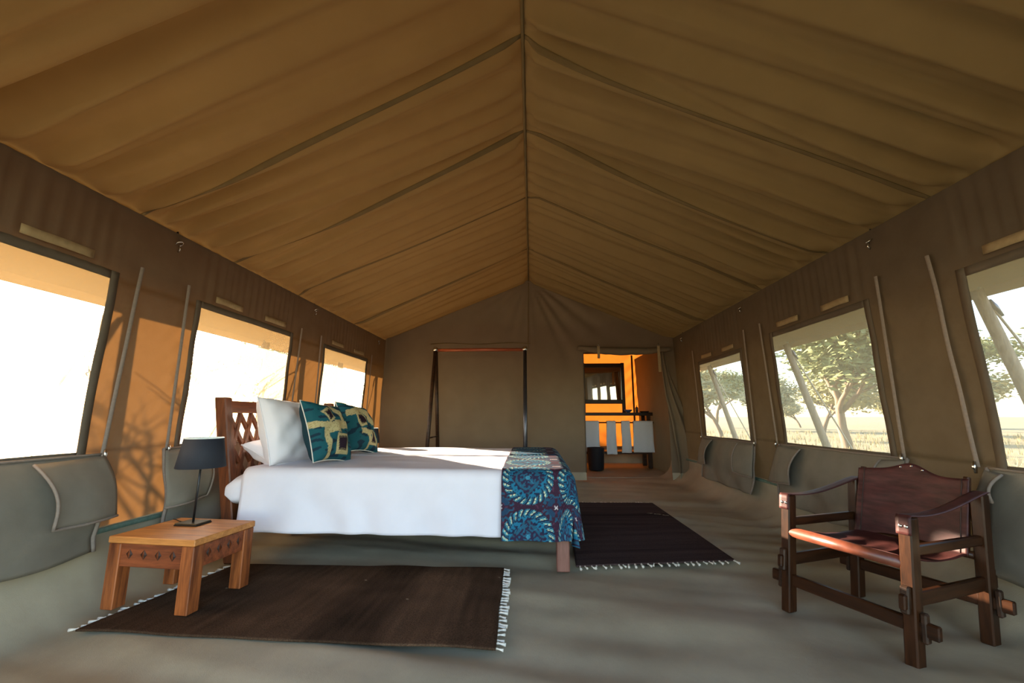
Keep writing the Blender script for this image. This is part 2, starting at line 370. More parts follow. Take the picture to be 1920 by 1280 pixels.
# windows: mesh pane, canvas surround, tabs above, zips at both sides
wi = 0
for sd in (-1, 1):
    for (a, b2, c, e) in WINS[sd]:
        wi += 1
        root = bpy.data.objects.new('window_%d' % wi, None); C.objects.link(root); root.location = (wall_x(sd, c), (a + b2) / 2, c); struct(root)
        MB().grid(lambda u, v: (wall_x(sd, c + (e - c) * v) + sd * (.008 + .006 * math.sin(PI * u) * math.sin(PI * v)), a - .02 + (b2 - a + .04) * u, c - .02 + (e - c + .04) * v), 16, 14).build('mesh_screen', M['mesh'], root, True, True)
        fr = MB(); wd = .052
        def strip(y0, y1, z0, z1, nu, nv):
            fr.grid(lambda u, v: ((lambda yy, zz: (wall_x(sd, zz) - sd * (wall_disp(sd, yy, zz) + .004), yy + .003 * nz(zz * 5, yy * 2, 9), zz + .006 * nz(yy * 3, zz, 4)))(y0 + (y1 - y0) * u, z0 + (z1 - z0) * v)), nu, nv)
        strip(a - wd, a, c - wd, e + wd, 2, 40); strip(b2, b2 + wd, c - wd, e + wd, 2, 40); strip(a, b2, e, e + wd, 40, 2); strip(a, b2, c - wd, c, 40, 2)
        solid(fr.build('canvas_frame', M['band'], root, True, True), .002)
        L = b2 - a
        for ty in ((a + .10 * L, a + .36 * L), (a + .62 * L, a + .90 * L)):
            solid(MB().grid(lambda u, v: (wall_x(sd, e + .09) - sd * (.018 + .006 * nz(u * 3, ty[0])), ty[0] + (ty[1] - ty[0]) * u, e + .075 + .05 * v + .006 * nz(u * 2, ty[1])), 8, 2).build('canvas_tab', M['tape'], root, True, True), .006)
        for zy, s2 in ((a - .15, -1), (b2 + .16, 1)):
            pts = [(wall_x(sd, z) - sd * .022, zy + s2 * .03 * (z - 1.4) + (.014 if (sd > 0 and a < 2 and s2 > 0) else .003) * nz(z * 2.2, zy), z) for z in [c - .02 + (2.04 - c) * i / 26 for i in range(27)]]
            MB().grid(lambda u, v: (lambda i, fr_: (lambda p0, p1: (p0[0] + (p1[0] - p0[0]) * fr_ - sd * .008 * math.sin(PI * v), p0[1] + (p1[1] - p0[1]) * fr_ + (v - .5) * .030, p0[2] + (p1[2] - p0[2]) * fr_))(pts[min(i, 25)], pts[min(i, 25) + 1]))(min(25, int(u * 26)), u * 26 - min(25, int(u * 26))), 26, 4).build('zip_tape', M['zip'], root, True, True)
            p = pts[0]; MB().tube([(p[0] - sd * .012, p[1], p[2] + .03), (p[0] - sd * .018, p[1], p[2]), (p[0] - sd * .015, p[1], p[2] - .035)], [.006, .012, .007], 8).build('zip_pull', M['chrome'], root, True, True)

# bathroom shell behind the partition
bt = MB()
def bb_pt(a, b2):
    x = XL - .05 + (2.70 - XL + .05) * a; z = .34 + 2.46 * b2
    return (x, YBATH + .012 * math.sin((z * 1.2 - x) * 16 + 3 * nz(x * 2, z)) * sst(1.9, 2.4, x) + .012 * nz(x, z), z)
bt.grid(bb_pt, 120, 60)
wall_bath = struct(bt.build('wall_bathroom', M['bathwall'], smooth=True))
MB().grid(lambda a, b2: (XL - .05 + (2.75 - XL) * a, YBATH - .01 - .06 * (1 - b2), -.06 + .42 * b2), 30, 6).build('floor_skirt', M['floor'], wall_bath, True)
for xz in (2.38,):
    MB().tube([(xz, YBATH - .03, z) for z in [.36 + .1 * i for i in range(22)]], .022, 8).build('zip_tape', M['darkwood'], wall_bath, True)
MB().box(.6, 2.66, YBATH - .05, YBATH - .02, 2.50, 2.60, .004).build('hem_band', M['band'], wall_bath)
BW = (7.44, 7.88, .82, 1.80)
wall_bath_right = side_wall(1, 'wall_bathroom_right', YB, YBATH + .03, -.06, [BW], M['inner'])
struct(MB().grid(lambda a, b2: (XL - .02, YB + (YBATH - YB) * a, 2.6 * b2), 20, 20).build('wall_bathroom_left', M['wall'], smooth=True))
w7 = bpy.data.objects.new('window_7', None); C.objects.link(w7); w7.location = (XR, 7.66, .82); struct(w7)
MB().grid(lambda u, v: (wall_x(1, .80 + 1.02 * v) + .012, 7.42 + .48 * u, .80 + 1.02 * v), 8, 8).build('mesh_screen', M['mesh'], w7, True, True)
struct(MB().grid(lambda a, b2: (XL - .1 + (XR - XL + .4) * a, YB + .02 + (YBATH - YB) * b2, 2.64 + .02 * math.sin(a * 9)), 20, 10).build('ceiling_bathroom', M['inner'], smooth=True))
struct(MB().box(XL - .1, 2.75, YB + .45, YBATH + .02, -.10, -.012, 0).build('floor_bathroom', M['floor']))

# fly sheet over the tent
def fly_z(x): return 3.80 - (3.80 - 2.06) * abs(x - XC) / 3.68
fl = MB()
for sd in (-1, 1):
    fl.grid(lambda a, b2: (XC + sd * 3.68 * b2, -.6 + 10.95 * a, fly_z(XC + sd * 3.68 * b2) - .05 * math.sin(PI * b2) + .012 * nz(a * 30, b2 * 4, sd)), 60, 20)
    fl.grid(lambda a, b2: (XC + sd * (3.68 + .01 * b2), -.6 + 10.95 * a, 2.06 - .07 * b2 + .012 * nz(a * 30, 4, sd) * (1 - b2)), 60, 2)
fly = tag(fl.build('fly_sheet', M['fly'], smooth=True), 'pale canvas fly sheet stretched over the whole tent', 'fly sheet')

# ------------------------------------------------------------------ window flaps hanging below the windows
def flap(sd, y0, y1, zt, zb, label, belly, c0, c1, seed):
    """c0, c1: how far the two upper corners are turned down into the room"""
    root = thing('window_flap', label, 'flap', (wall_x(sd, zb), (y0 + y1) / 2, zb), 0, 'rolled-down canvas window flaps')
    nu, nv = 44, 26
    def pt(u, v):
        y = y0 + (y1 - y0) * u; z = zt + (zb - zt) * v
        out = .018 + belly * math.sin(PI * min(1, v * 1.0)) ** .8 * (.55 + .45 * math.sin(PI * u)) + .05 * v
        out += .016 * nz(u * 5, v * 2, seed) + .012 * math.sin(u * 17 + 4 * nz(v * 2, u, seed)) * sst(.1, .9, v)
        y += .035 * math.sin(v * 5 + seed) * (u - .5) * 2 * v
        z += .03 * nz(u * 3, 4, seed) * v
        R = .34 * (1 - z / .3) if z < .3 else 0
        return Vector((wall_x(sd, z) - sd * (out + max(0, .12 * (1 - z / .35))), y, max(.04, z)))
    sh = MB().grid(pt, nu, nv)
    solid(sh.build('flap_sheet', M['flap'], root, True, True), .004)
    # turned-over corners: stiff triangular folds standing proud of the sheet
    for k, (cc, u0, s2) in enumerate(((c0, 0.0, 1), (c1, 1.0, -1))):
        if cc <= 0: continue
        w = cc / (y1 - y0)
        def ft(a, b2):
            u = u0 + s2 * w * (a * (1 - b2 * .12) - .16 * b2 * (1 - a)); v = .02 + b2 * (.64 - .06 * a) * min(1, cc / .28)
            p = pt(u, min(1, v)); lift = .020 + .05 * a * math.sin(PI * min(1, .15 + b2 * .85)) + .07 * b2 * (.45 + .55 * a) + .02 * math.sin(a * 5) * b2
            return p + Vector((-sd * lift, 0, -.01 * a))
        solid(MB().grid(ft, 14, 12).build('turned_corner', M['flap'], root, True, True), .004)
        MB().tube([ft(1, i / 14) + Vector((-sd * .004, 0, 0)) for i in range(15)] + [ft(1 - i / 10, 1) + Vector((-sd * .004, 0, 0)) for i in range(1, 11)], .008, 6).build('corner_binding', M['zip'], root, True, True)
    for u in (0.0, 1.0):
        MB().tube([pt(u, i / 20) + Vector((-sd * .006, 0, 0)) for i in range(21)], .011, 8).build('side_binding', M['zip'], root, True, True)
    MB().tube([pt(i / 30, 0) + Vector((-sd * .006, 0, 0)) for i in range(31)], .007, 6).build('top_binding', M['zip'], root, True, True)
    return root
flap(-1, .92, 2.56, .82, .27, 'grey canvas flap below the largest bright window beside the carved table', .10, 0, .40, 1)
flap(-1, 3.00, 4.55, .82, .22, 'grey canvas flap with folded corner behind the carved table and dark lamp', .06, .34, .25, 2)
flap(-1, 5.05, 6.72, .82, .22, 'canvas flap hidden low on the sunny wall beyond the bed', .06, .25, .25, 3)
flap(1, 1.02, 2.52, .77, .22, 'grey canvas flap at the right edge beside the leather chair, sunlit at its foot', .07, .2, .12, 4)
flap(1, 3.02, 4.50, .77, .22, 'grey canvas flap hanging behind the backrest of the leather chair', .06, .16, .40, 5)
flap(1, 4.98, 6.42, .75, .20, 'small grey canvas flap nearest the rolled-open bathroom doorway', .06, .32, .38, 6)

# ------------------------------------------------------------------ hooks at the eaves
for k, (x, y, lb) in enumerate(((XL, 2.86, 'metal eave hook above the orange sunlit panel, nearest on the left'), (XL, 4.88, 'metal eave hook on the left wall between two bright windows'), (XL, 7.03, 'metal eave hook in the far left corner'),
                                (XR, 3.03, 'metal eave hook nearest on the right wall'), (XR, 4.96, 'metal eave hook midway along the right wall'), (XR, 6.95, 'metal eave hook at the far right by the doorway'))):
    s = 1 if x < 0 else -1
    r = thing('eave_hook', lb, 'hook', (x + s * .02, y, 2.28), 0, 'metal hooks along the eaves')
    r.scale = (1.25,) * 3
    MB().tube([(0, 0, .09), (s * .004, 0, .05), (s * .008, 0, .03)], .006, 8).build('strap', M['black'], r, True)
    MB().tube([(s * .02 + .018 * math.cos(t), .018 * math.sin(t), .012 + .012 * math.cos(t)) for t in [i * 2 * PI / 16 for i in range(17)]], .004, 6, False).build('ring', M['chrome'], r, True)
    MB().tube([(s * .02, 0, 0), (s * .028, .004, -.02), (s * .014, .006, -.035), (s * .006, .004, -.02)], .004, 6).build('hook', M['chrome'], r, True)

# ------------------------------------------------------------------ doorway curtain: rolled valance, ties, drawn drape
r = thing('rolled_door_flap', 'canvas door flap rolled up above the bathroom doorway with hanging ties', 'door flap', (1.6, YB - .08, 2.1))
def roll(u): return Vector((.80 + 1.58 * u, YB - .075, 2.20 - .03 * u - .05 * math.sin(PI * u) + .012 * nz(u * 6)))
MB().tube([roll(i / 30) for i in range(31)], [.022 + .044 * math.sin(PI * min(1, .12 + i / 30 * .8)) + .012 * nz(i * .6) for i in range(31)], 12).build('roll', M['inner'], r, True, True)
for u, ln in ((.22, .17), (.86, .40)):
    p = roll(u)
    MB().grid(lambda a, b2: (p.x + (a - .5) * .045, p.y - .062 - .01 * b2, p.z + .07 - (ln + .05) * b2), 2, 8).build('tie', M['tape'], r, True, True)
    MB().tube([p + Vector((0, -.06, .06)), p + Vector((0, -.065, .11))], .006, 6).build('toggle', M['chrome'], r, True, True)
r = thing('door_curtain', 'drawn canvas curtain bunched at the right of the bathroom doorway', 'curtain', (2.35, YB - .1, 0))
def cur(a, b2):
    z = .02 + 2.10 * (1 - b2); t = b2
    x0 = 2.14 + .20 * sst(0, 1, t); wdt = .10 + .28 * sst(0, .8, t) - .06 * sst(.8, 1, t)
    x = x0 + .04 + wdt * a; y = YB - .10 - .05 * math.sin(a * 15 + 2 * t) * (.25 + .75 * t) - .10 * t * math.sin(a * PI)
    return (x + .015 * nz(t * 4, a * 2), y, z)
solid(MB().grid(cur, 40, 40).build('curtain_cloth', M['inner'], r, True, True), .004)
solid(MB().grid(lambda a, b2: Vector(cur(a, .945 + .055 * b2)) + Vector((0, -.008, -.002)), 40, 3).build('curtain_hem', M['floor'], r, True, True), .004)

# ------------------------------------------------------------------ rugs with tassels
def rug(name_label, p, colfn, fr0, fr1, seed, fl_dir):
    """p: four floor corners a,b,c,d ; tassels along a-b (fr0) and d-c (fr1)"""
    a_, b_, c_, d_ = [Vector((q[0], q[1], 0)) for q in p]; ctr = (a_ + b_ + c_ + d_) / 4
    root = thing('rug', name_label, 'rug', (ctr.x, ctr.y, 0)); cols = []
    def pt(u, v):
        q = a_.lerp(b_, v).lerp(d_.lerp(c_, v), u); w = .006 * nz(u * 5, v * 3, seed)
        ed = min(u, 1 - u, v * .5, (1 - v) * .5); q.x += .012 * nz(v * 4, seed) * (1 if u > .5 else -1) * (abs(u - .5) > .4)
        q.y += .012 * nz(u * 5, seed + 3) * (abs(v - .5) > .4); cols.append(colfn(u, v))
        return (q.x, q.y, .010 + max(0, .008 * nz(u * 4, v * 3, seed + 1)) + .003 * math.sin(u * 420) * 0)
    solid(MB().grid(pt, 160, 80).build('rug_weave', M['rug'], root, True, True, cols), .008, -1)
    tm = None
    for (e0, e1, cnt, outv) in ((a_, b_, fr0, (a_ - d_).normalized()), (d_, c_, fr1, (d_ - a_).normalized())):
        for i in range(cnt):
            t = (i + .5) / cnt + random.uniform(-.3, .3) / cnt; q = e0.lerp(e1, t); an = math.atan2(outv.y, outv.x) + random.uniform(-.45, .45)
            if tm is None:
                tm = MB().tube([(-.004, 0, 0), (.008, 0, .004), (.016, 0, .003), (.032, .002, .001), (.046, .005, -.001)], [.004, .0065, .004, .0065, .009], 6).build('tassel', M['fringe'], root, True); o = tm
            else: o = link_copy(tm, root)
            o.location = (q.x - ctr.x, q.y - ctr.y, .010); o.rotation_euler = (random.uniform(-.2, .2), 0, an); o.scale = (random.uniform(.75, 1.15),) * 3
    return root
def rc1(u, v):
    base = (.060, .034, .020); w = u + .02 * nz(u * 3, v * 2)
    k = 1.0 + .5 * sst(.10, .13, w) * (1 - sst(.25, .28, w)) - .25 * sst(.27, .30, w) * (1 - sst(.42, .45, w)) + .22 * sst(.43, .5, w) * (1 - sst(.6, .7, w)) + .35 * nz(u * 60, v * 3, 2) + .25 * nz(u * 9, v * 9, 5)
    if nz(u * 110, v * 60, 11) > .80: return (.25, .20, .14)
    return tuple(c * max(.3, k) for c in base)
def rc2(u, v):
    base = (.062, .040, .038); k = 1 + .35 * nz(u * 26, v * .6, 8) + .2 * nz(u * 90, v * 3, 4) - .35 * (abs(u - .70) < .03) - .3 * (abs(u - .13) < .015)
    return tuple(c * max(.35, k) for c in base)
# rug one: tassels on its right (u=0 at right edge) ; rug two: tassels on its near edge
rug('dark brown striped rug under the carved table beside the bed', [(-.17, 2.12), (-.20, 3.16), (-2.09, 3.15), (-2.24, 2.20)], rc1, 27, 24, 2, 1)
rug('plum brown rug with white fringe beyond the foot of the bed', [(.30, 3.22), (1.47, 3.40), (1.44, 5.46), (.42, 5.44)], rc2, 26, 24, 6, 1)

# ------------------------------------------------------------------ beds
RK = math.tan(math.radians(12.5))
def make_bed(y0, y1, label):
    root = thing('wooden_bed', label, 'bed', (-1.0, (y0 + y1) / 2, 0), 0, 'twin beds pushed together')
    def shear(mb, x0):
        for v in mb.v: v.x += x0 - max(0, v.z - .25) * RK
        return mb
    for yy in (y0 + .045, y1 - .045):
        shear(MB().box(-.045, .045, yy - .04, yy + .04, 0.005, 1.19, .008), -2.17).build('headboard_post', M['bedwood'], root, False, True)
    shear(MB().box(-.03, .03, y0 + .085, y1 - .085, 1.07, 1.165, .006), -2.17).build('headboard_top_rail', M['bedwoody'], root, False, True)
    shear(MB().box(-.025, .025, y0 + .085, y1 - .085, .44, .56, .006), -2.17).build('headboard_lower_rail', M['bedwoody'], root, False, True)
    ya, yb, za, zb = y0 + .085, y1 - .085, .56, 1.07; kk = 1.9                       # lattice of crossing slats
    for sg in (1, -1):
        for i in range(-5, 9):
            c0 = ya + i * .135; seg = []
            for j in range(41):
                z = za + (zb - za) * j / 40; y = c0 + (z - za) / kk if sg > 0 else c0 + (zb - z) / kk
                if ya <= y <= yb: seg.append((y, z))
            if len(seg) < 6: continue
            p, q = seg[0], seg[-1]
            shear(MB().bar((.004 * sg, p[0], p[1]), (.004 * sg, q[0], q[1]), .034, .026, (1, 0, 0), .003), -2.17).build('lattice_slat', M['bedwood'], root, False, True)
    for yy in (y0 + .05, y1 - .05):
        MB().box(.165, .255, yy - .045, yy + .045, -.012, .36, .006).build('leg', M['legwood'], root, False, True)
    for yy in (y0 + .03, y1 - .03):
        MB().box(-2.13, .20, yy - .018, yy + .018, .26, .38, .004).build('side_rail', M['bedwoody'], root, False, True)
    MB().box(.17, .21, y0 + .05, y1 - .05, .24, .38, .004).build('end_rail', M['bedwoody'], root, False, True)
    for i in range(8):
        x = -2.0 + i * .29; MB().box(x, x + .09, y0 + .03, y1 - .03, .36, .385, .002).build('base_slat', M['bedwoody'], root, False, True)
    ya, yb = y0 + .02, y1 + .01
    def mp(u, v):                                                                  # soft rounded mattress
        an = u * 2 * PI; e = 4.5; cs, sn = math.cos(an), math.sin(an)
        hy, hz = (yb - ya) / 2, .115
        yy = math.copysign(abs(cs) ** (2 / e), cs) * hy; zz = math.copysign(abs(sn) ** (2 / e), sn) * hz
        if cs < 0 and y0 < 4: yy -= .065 * (1 - sst(.03, .075, v))
        w = min(v, 1 - v); k = min(1, w / .04) ; k = (1 - (1 - k) ** 2.5) ** .4 if k < 1 else 1
        return (-2.235 + 2.41 * v, (ya + yb) / 2 + yy * (.96 + .04 * k), .51 + zz * (.5 + .5 * k) + .006 * nz(v * 8, u * 9))
    MB().grid(mp, 56, 40).build('mattress', M['mattress'], root, True, True)
    return root
make_bed(3.17, 4.07, 'dark wooden bed with lattice headboard nearest the carved table')
make_bed(4.10, 5.00, 'dark wooden bed with lattice headboard on the far side')

XE, YN, YFAR = .17, 3.22, 4.97
def bed_top(x, y):
    return .655 + .012 * nz(x * 1.3, y * 1.1, 3) - .02 * math.exp(-((y - 4.09) / .06) ** 2) + .012 * sst(3.3, 3.9, y)
def drape(a, b, off, seed, lean=.05, r=.07):
    """a: along the bed to its foot, b: across; both may run past the edge and hang"""
    ea = max(0, a - XE); eb = (YN - b) if b < YN else (b - YFAR if b > YFAR else 0); sb = -1 if b < YN else 1
    L = (ea ** 9 + eb ** 9) ** (1 / 9)
    x, y = min(a, XE), min(max(b, YN), YFAR); z = bed_top(x, y) + off
    if L > 0:
        dx, dy = ea / math.hypot(ea, eb), sb * eb / math.hypot(ea, eb)
        q = r * PI / 2
        if L < q: o = r * math.sin(L / r); dz = r * (1 - math.cos(L / r))
        else: o = r + lean * (L - q) * (1 if ea > eb else .25); dz = r + (L - q)
        fold = .017 * math.sin((a if eb > ea else b) * 17 + 4 * nz(a * 2, b * 2, seed)) * sst(.05, .4, L) + .006 * nz(a * 4, b * 4, seed)
        o += off + fold * .7 + .012
        x += dx * o; y += dy * o; z -= dz
    else:
        z += .004 * nz(a * 6, b * 3, seed) + .006 * max(0, nz(a * 1.5, b * 7, seed + 2))
    return (x, y, z)
o = MB().grid(lambda u, v: drape(-2.10 + (2.10 + XE + .40) * u, YN - .475 + (YFAR - YN + .93) * v, .012, 1), 120, 150).build('bed_sheet', M['white'], None, True)
tag(solid(o, .006, 1), 'white bed cover draped over the beds down to near the floor', 'bed cover')
# printed throw across the foot
TE, TL = (.022, .085, .135), (.10, .30, .38)
def throw_col(a, b):
    P = .305; a /= 1.26; b /= 1.26
    i = math.floor(a / P + .5); j = math.floor(b / P + .5); x = a - i * P; y = b - j * P; rr = math.hypot(x, y); th = math.atan2(y, x)
    plum = (.040, .016, .034); navy = (.014, .022, .055); teal = (.015, .12, .20); lt = (.10, .36, .42); cream = (.62, .62, .40)
    c = plum
    g = nz(a * 70, b * 70)
    if rr < .142:
        c = navy
        if rr > .104:                                                         # twisted rope ring
            k = (th * 24 / (2 * PI) + (rr - .12) * 22) % 1
            if .18 < k < .40: c = cream if (.112 < rr < .122 or .127 < rr < .136) else (.05, .24, .32)
            elif .45 < k < .60 and rr > .11: c = lt
            elif .7 < k < .85: c = teal
        elif rr > .066:
            c = (.016, .15, .26) if g > -.1 else navy
            if abs(x) + abs(y) < .098: c = (.030, .020, .050) if g < .15 else (.02, .09, .14)
        else:
            c = (.028, .022, .055) if abs(x) + abs(y) < .07 and g < .1 else (.02, .10, .17)
            if rr < .012: c = (.05, .25, .36)
            if abs(abs(x) - abs(y)) < .003 and g > 0: c = (.03, .16, .26)
    else:
        x2 = a - (math.floor(a / P) + .5) * P; y2 = b - (math.floor(b / P) + .5) * P; r2 = math.hypot(x2, y2)
        if r2 < .014 and (abs(abs(x2) - abs(y2)) < .004 or r2 < .004): c = (.55, .50, .52)
        elif .025 < r2 < .05 and abs(math.sin(2 * math.atan2(y2, x2))) > .4: c = (.018, .05, .10)
        elif .05 < r2 < .075 and g > .05: c = (.02, .08, .14)
        elif g > .3: c = (.09, .03, .06)
    return c
cols = []
A0, A1, B0, B1 = -.215, XE + .52, YN - .515, YFAR + .50
def tp(u, v):
    a, b = A0 + (A1 - A0) * u, B0 + (B1 - B0) * v; cols.append(throw_col(a + .03, b - YN + .49)); return drape(a, b, .024, 4, .14, .10)
o = MB().grid(tp, 190, 520).build('bed_throw', M['cloth'], None, True, False, cols)
tag(solid(o, .004, 1), 'blue and plum printed throw with rope rings across the foot of the bed', 'throw')

# pillows and cushions
def pillow_mesh(w, h, t, seed, pinch=.10, n=40, wr=.022):
    mb = MB()
    for s in (1, -1):
        def fn(a, b2):
            u, v = a * 2 - 1, b2 * 2 - 1
            th = t * (max(0, 1 - abs(u) ** 2.6) ** .46) * (max(0, 1 - abs(v) ** 2.6) ** .46)
            th *= 1 + .10 * math.sin(u * 5 + v * 3 + seed) * (1 - abs(u)) + .07 * math.sin(u * 9 - v * 7 + seed)
            x = u * w / 2 * (1 - pinch * (1 - v * v) * abs(u) ** 2 * .0 - pinch * (1 - abs(v) ** 2) * .55); z = v * h / 2 * (1 - pinch * (1 - abs(u) ** 2) * .55)
            th += wr * th / t * nz(u * 2.4, v * 2.4, seed + s) + .5 * wr * nz(u * 6, v * 4, seed) * min(1, th / t * 3)
            return (x, -s * th / 2 * 1.0, z)
        mb.grid(fn, n, n)
    return mb
def place(o, ctr, yaw, lean, roll=0):
    # local: width X, thickness Y (front = -Y), height Z ; yaw turns front to +x when yaw=90
    o.matrix_world = Matrix.Translation(ctr) @ Matrix.Rotation(yaw, 4, 'Z') @ Matrix.Rotation(-lean, 4, 'X') @ Matrix.Rotation(roll, 4, 'Y')
def pil(ctr, lean, seed, label, w=.72, h=.50, t=.20, roll=0, yaw=PI / 2):
    r = thing('pillow', label, 'pillow', (0, 0, 0), 0, 'white pillows'); place(r, Vector(ctr), yaw, lean, roll)
    pillow_mesh(w, h, t, seed).build('pillow_case', M['pillow'], r, True)
    MB().tube([(-w / 2 * (1 - .055 * (1 - (i / 10 - 1) ** 2)), 0, (i / 10 - 1) * h / 2) for i in range(21)], .006, 6).build('pillow_hem', M['pillow'], r, True)
    return r
pil((-2.03, 3.60, .92), math.radians(18), 3, 'large white pillow standing against the near headboard', .76, .54, .28, .05)
pil((-2.10, 3.67, .745), math.radians(60), 5, 'flat white pillow end tucked behind the upright pillow', .76, .34, .20, 0)
pil((-2.05, 4.50, .915), math.radians(20), 8, 'white pillow against the far headboard behind the cushions', .74, .52, .22, -.03)
def cush_col(u, v, var):
    teal = (.012, .085, .105); deep = (.010, .030, .050); gold = (.46, .38, .19); dark = (.020, .010, .018)
    g = nz(u * 30, v * 30, var)
    c = teal if nz(u * 3, v * 7, var + 2) > -.15 else deep
    def sq(cx, cy, s, an=0):
        x, y = u - cx, v - cy; x, y = x * math.cos(an) + y * math.sin(an), -x * math.sin(an) + y * math.cos(an); return max(abs(x), abs(y)) / s
    bands = [((-1, .15), (-.35, .0), .10), ((-.50, -.02), (-.05, .0), .19), ((.0, .1), (.6, .14), .15), ((.55, .3), (.1, .85), .09), ((-.60, -.2), (-.52, -.9), .10)] if var == 1 else \
            [((-.8, .45), (.0, .75), .12), ((.0, .75), (.55, .1), .13), ((-.4, -.35), (.1, -.4), .10), ((-.1, -.4), (.05, -1), .06)]
    for (p, q, w) in bands:
        dx, dy = q[0] - p[0], q[1] - p[1]; t = max(0, min(1, ((u - p[0]) * dx + (v - p[1]) * dy) / (dx * dx + dy * dy)))
        if max(abs(u - p[0] - t * dx), abs(v - p[1] - t * dy)) < w + .03 * nz(u * 9, v * 9): c = gold if g > -.35 else (.25, .19, .08)
    for (cx, cy, s, an) in ([(.16, -.56, .33, 0), (-.30, .46, .24, .5)] if var == 1 else [(-.25, .18, .31, .25), (.34, -.58, .29, 0)]):
        k = sq(cx, cy, s, an)
        if k < 1: c = gold if g > -.3 else (.30, .25, .12)
        if k < .70 and ((u * 26) % 1 > .4 or (v * 26) % 1 > .5): c = dark
        if k < .55: c = dark
    return c
def cushion(ctr, lean, yaw, var, label, w, h, t, roll):
    r = thing('cushion', label, 'cushion', (0, 0, 0), 0, 'teal patterned cushions'); place(r, Vector(ctr), yaw, lean, roll)
    n = 90; mb = pillow_mesh(w, h, t, 20 + var, .16, n, .006)
    cc = [cush_col((k // (n + 1)) / n * 2 - 1, (k % (n + 1)) / n * 2 - 1, var) for k in range((n + 1) ** 2)]
    mb.build('cushion_cover', M['cloth'], r, True, False, cc + [(.012, .04, .055)] * len(cc))
    ring = [(sx * w / 2 * (1 - .088 * (1 - sy * sy)), 0, sy * h / 2 * (1 - .088 * (1 - sx * sx))) for sx, sy in [(i / 10 - 1, 1) for i in range(20)] + [(1, 1 - i / 10) for i in range(20)] + [(1 - i / 10, -1) for i in range(20)] + [(-1, i / 10 - 1) for i in range(21)]]
    MB().tube(ring, .0045, 6, False).build('piping', M['fringe'], r, True)
cushion((-1.69, 3.51, .915), math.radians(23), math.radians(81), 1, 'teal cushion with gold bands and one large dark square, nearest the camera', .47, .51, .24, .10)
cushion((-1.74, 4.26, .925), math.radians(26), math.radians(81), 2, 'teal cushion with two gold-edged squares, behind the nearest cushion', .48, .51, .24, .14)

# ------------------------------------------------------------------ bedside tables and lamps
def make_table(loc, rz, label):
    r = thing('bedside_table', label, 'table', loc, rz, 'carved bedside tables'); W, D, H = .54, .44, .385; lw = .075
    MB().box(-W / 2, W / 2, -D / 2, D / 2, H - .035, H, .004).build('table_top', M['tabletop'], r)
    for sx in (-1, 1):
        for sy in (-1, 1):
            x, y = sx * (W / 2 - lw / 2 - .004), sy * (D / 2 - lw / 2 - .004)
            MB().box(x - lw / 2, x + lw / 2, y - lw / 2, y + lw / 2, .012, H - .036, .004).build('leg', M['tablewood'], r)
    for sy in (-1, 1):
        y = sy * (D / 2 - .024); ap = MB().box(-W / 2 + lw, W / 2 - lw, y - .012, y + .012, H - .155, H - .037, .003).build('apron', M['tableapron'], r)
        for i in range(4):
            x = -.135 + i * .09; MB().add([(x - .021, y + sy * .0125, H - .09), (x, y + sy * .0125, H - .064), (x + .021, y + sy * .0125, H - .09), (x, y + sy * .0125, H - .116), (x, y + sy * .003, H - .09), (x - .009, y + sy * .019, H - .09), (x + .009, y + sy * .019, H - .09)], [(0, 1, 4), (1, 2, 4), (2, 3, 4), (3, 0, 4), (0, 5, 1), (0, 3, 5), (2, 1, 6), (2, 6, 3)]).build('carved_diamond', M['carve'], ap)
    for sx in (-1, 1):
        x = sx * (W / 2 - .024); ap = MB().box(x - .012, x + .012, -D / 2 + lw, D / 2 - lw, H - .155, H - .037, .003).build('apron', M['tableapron'], r)
        for i in range(4):
            y = -.108 + i * .072; MB().add([(x + sx * .0125, y - .018, H - .09), (x + sx * .0125, y, H - .064), (x + sx * .0125, y + .018, H - .09), (x + sx * .0125, y, H - .116), (x + sx * .003, y, H - .09), (x + sx * .019, y - .008, H - .09), (x + sx * .019, y + .008, H - .09)], [(0, 1, 4), (1, 2, 4), (2, 3, 4), (3, 0, 4), (0, 5, 1), (0, 3, 5), (2, 1, 6), (2, 6, 3)]).build('carved_diamond', M['carve'], ap)
    return r
make_table((-2.04, 2.585, .012), math.radians(-6), 'carved wooden bedside table with square legs on the brown rug')
make_table((-2.03, 5.36, 0), math.radians(3), 'bedside table beyond the far bed under the second dark lamp')
def make_lamp(loc, rz, label):
    r = thing('table_lamp', label, 'lamp', loc, rz, 'dark table lamps')
    MB().box(-.075, .075, -.06, .06, 0, .006, .002).build('base', M['black'], r); MB().box(-.073, .073, -.058, .058, .006, .014, .003).build('base_plate', M['bronze'], r)
    MB().tube([(0, 0, .012), (.004, 0, .20), (.008, 0, .40)], .0065, 10).build('pole', M['black'], r, True)
    sh = MB().lathe([(.132, .335), (.134, .337), (.106, .512), (.104, .513)], (.008, 0, 0), 40); sh.build('shade', M['shade'], r, True)
    MB().lathe([(.131, .337), (.1035, .512)], (.008, 0, 0), 40).build('shade_lining', M['shadein'], r, True)
    MB().tube([(.008 + .105 * math.cos(t), .105 * math.sin(t), .513) for t in [i * 2 * PI / 40 for i in range(41)]], .003, 6, False).build('shade_rim', M['shadein'], r, True)
    for t in (0, 2.1, 4.2): MB().tube([(.008, 0, .49), (.008 + .104 * math.cos(t), .104 * math.sin(t), .508)], .002, 5).build('shade_spoke', M['chrome'], r, True)
    MB().lathe([(0, .39), (.02, .39), (.02, .43), (.028, .45), (.022, .485), (0, .49)], (.008, 0, 0), 14).build('bulb', M['shadein'], r, True)
    MB().tube([(-.07, .01, .006), (-.12, .03, .006), (-.17, .06, .006), (-.2, .07, .006)], .003, 6).build('cord', M['black'], r, True)
    return r
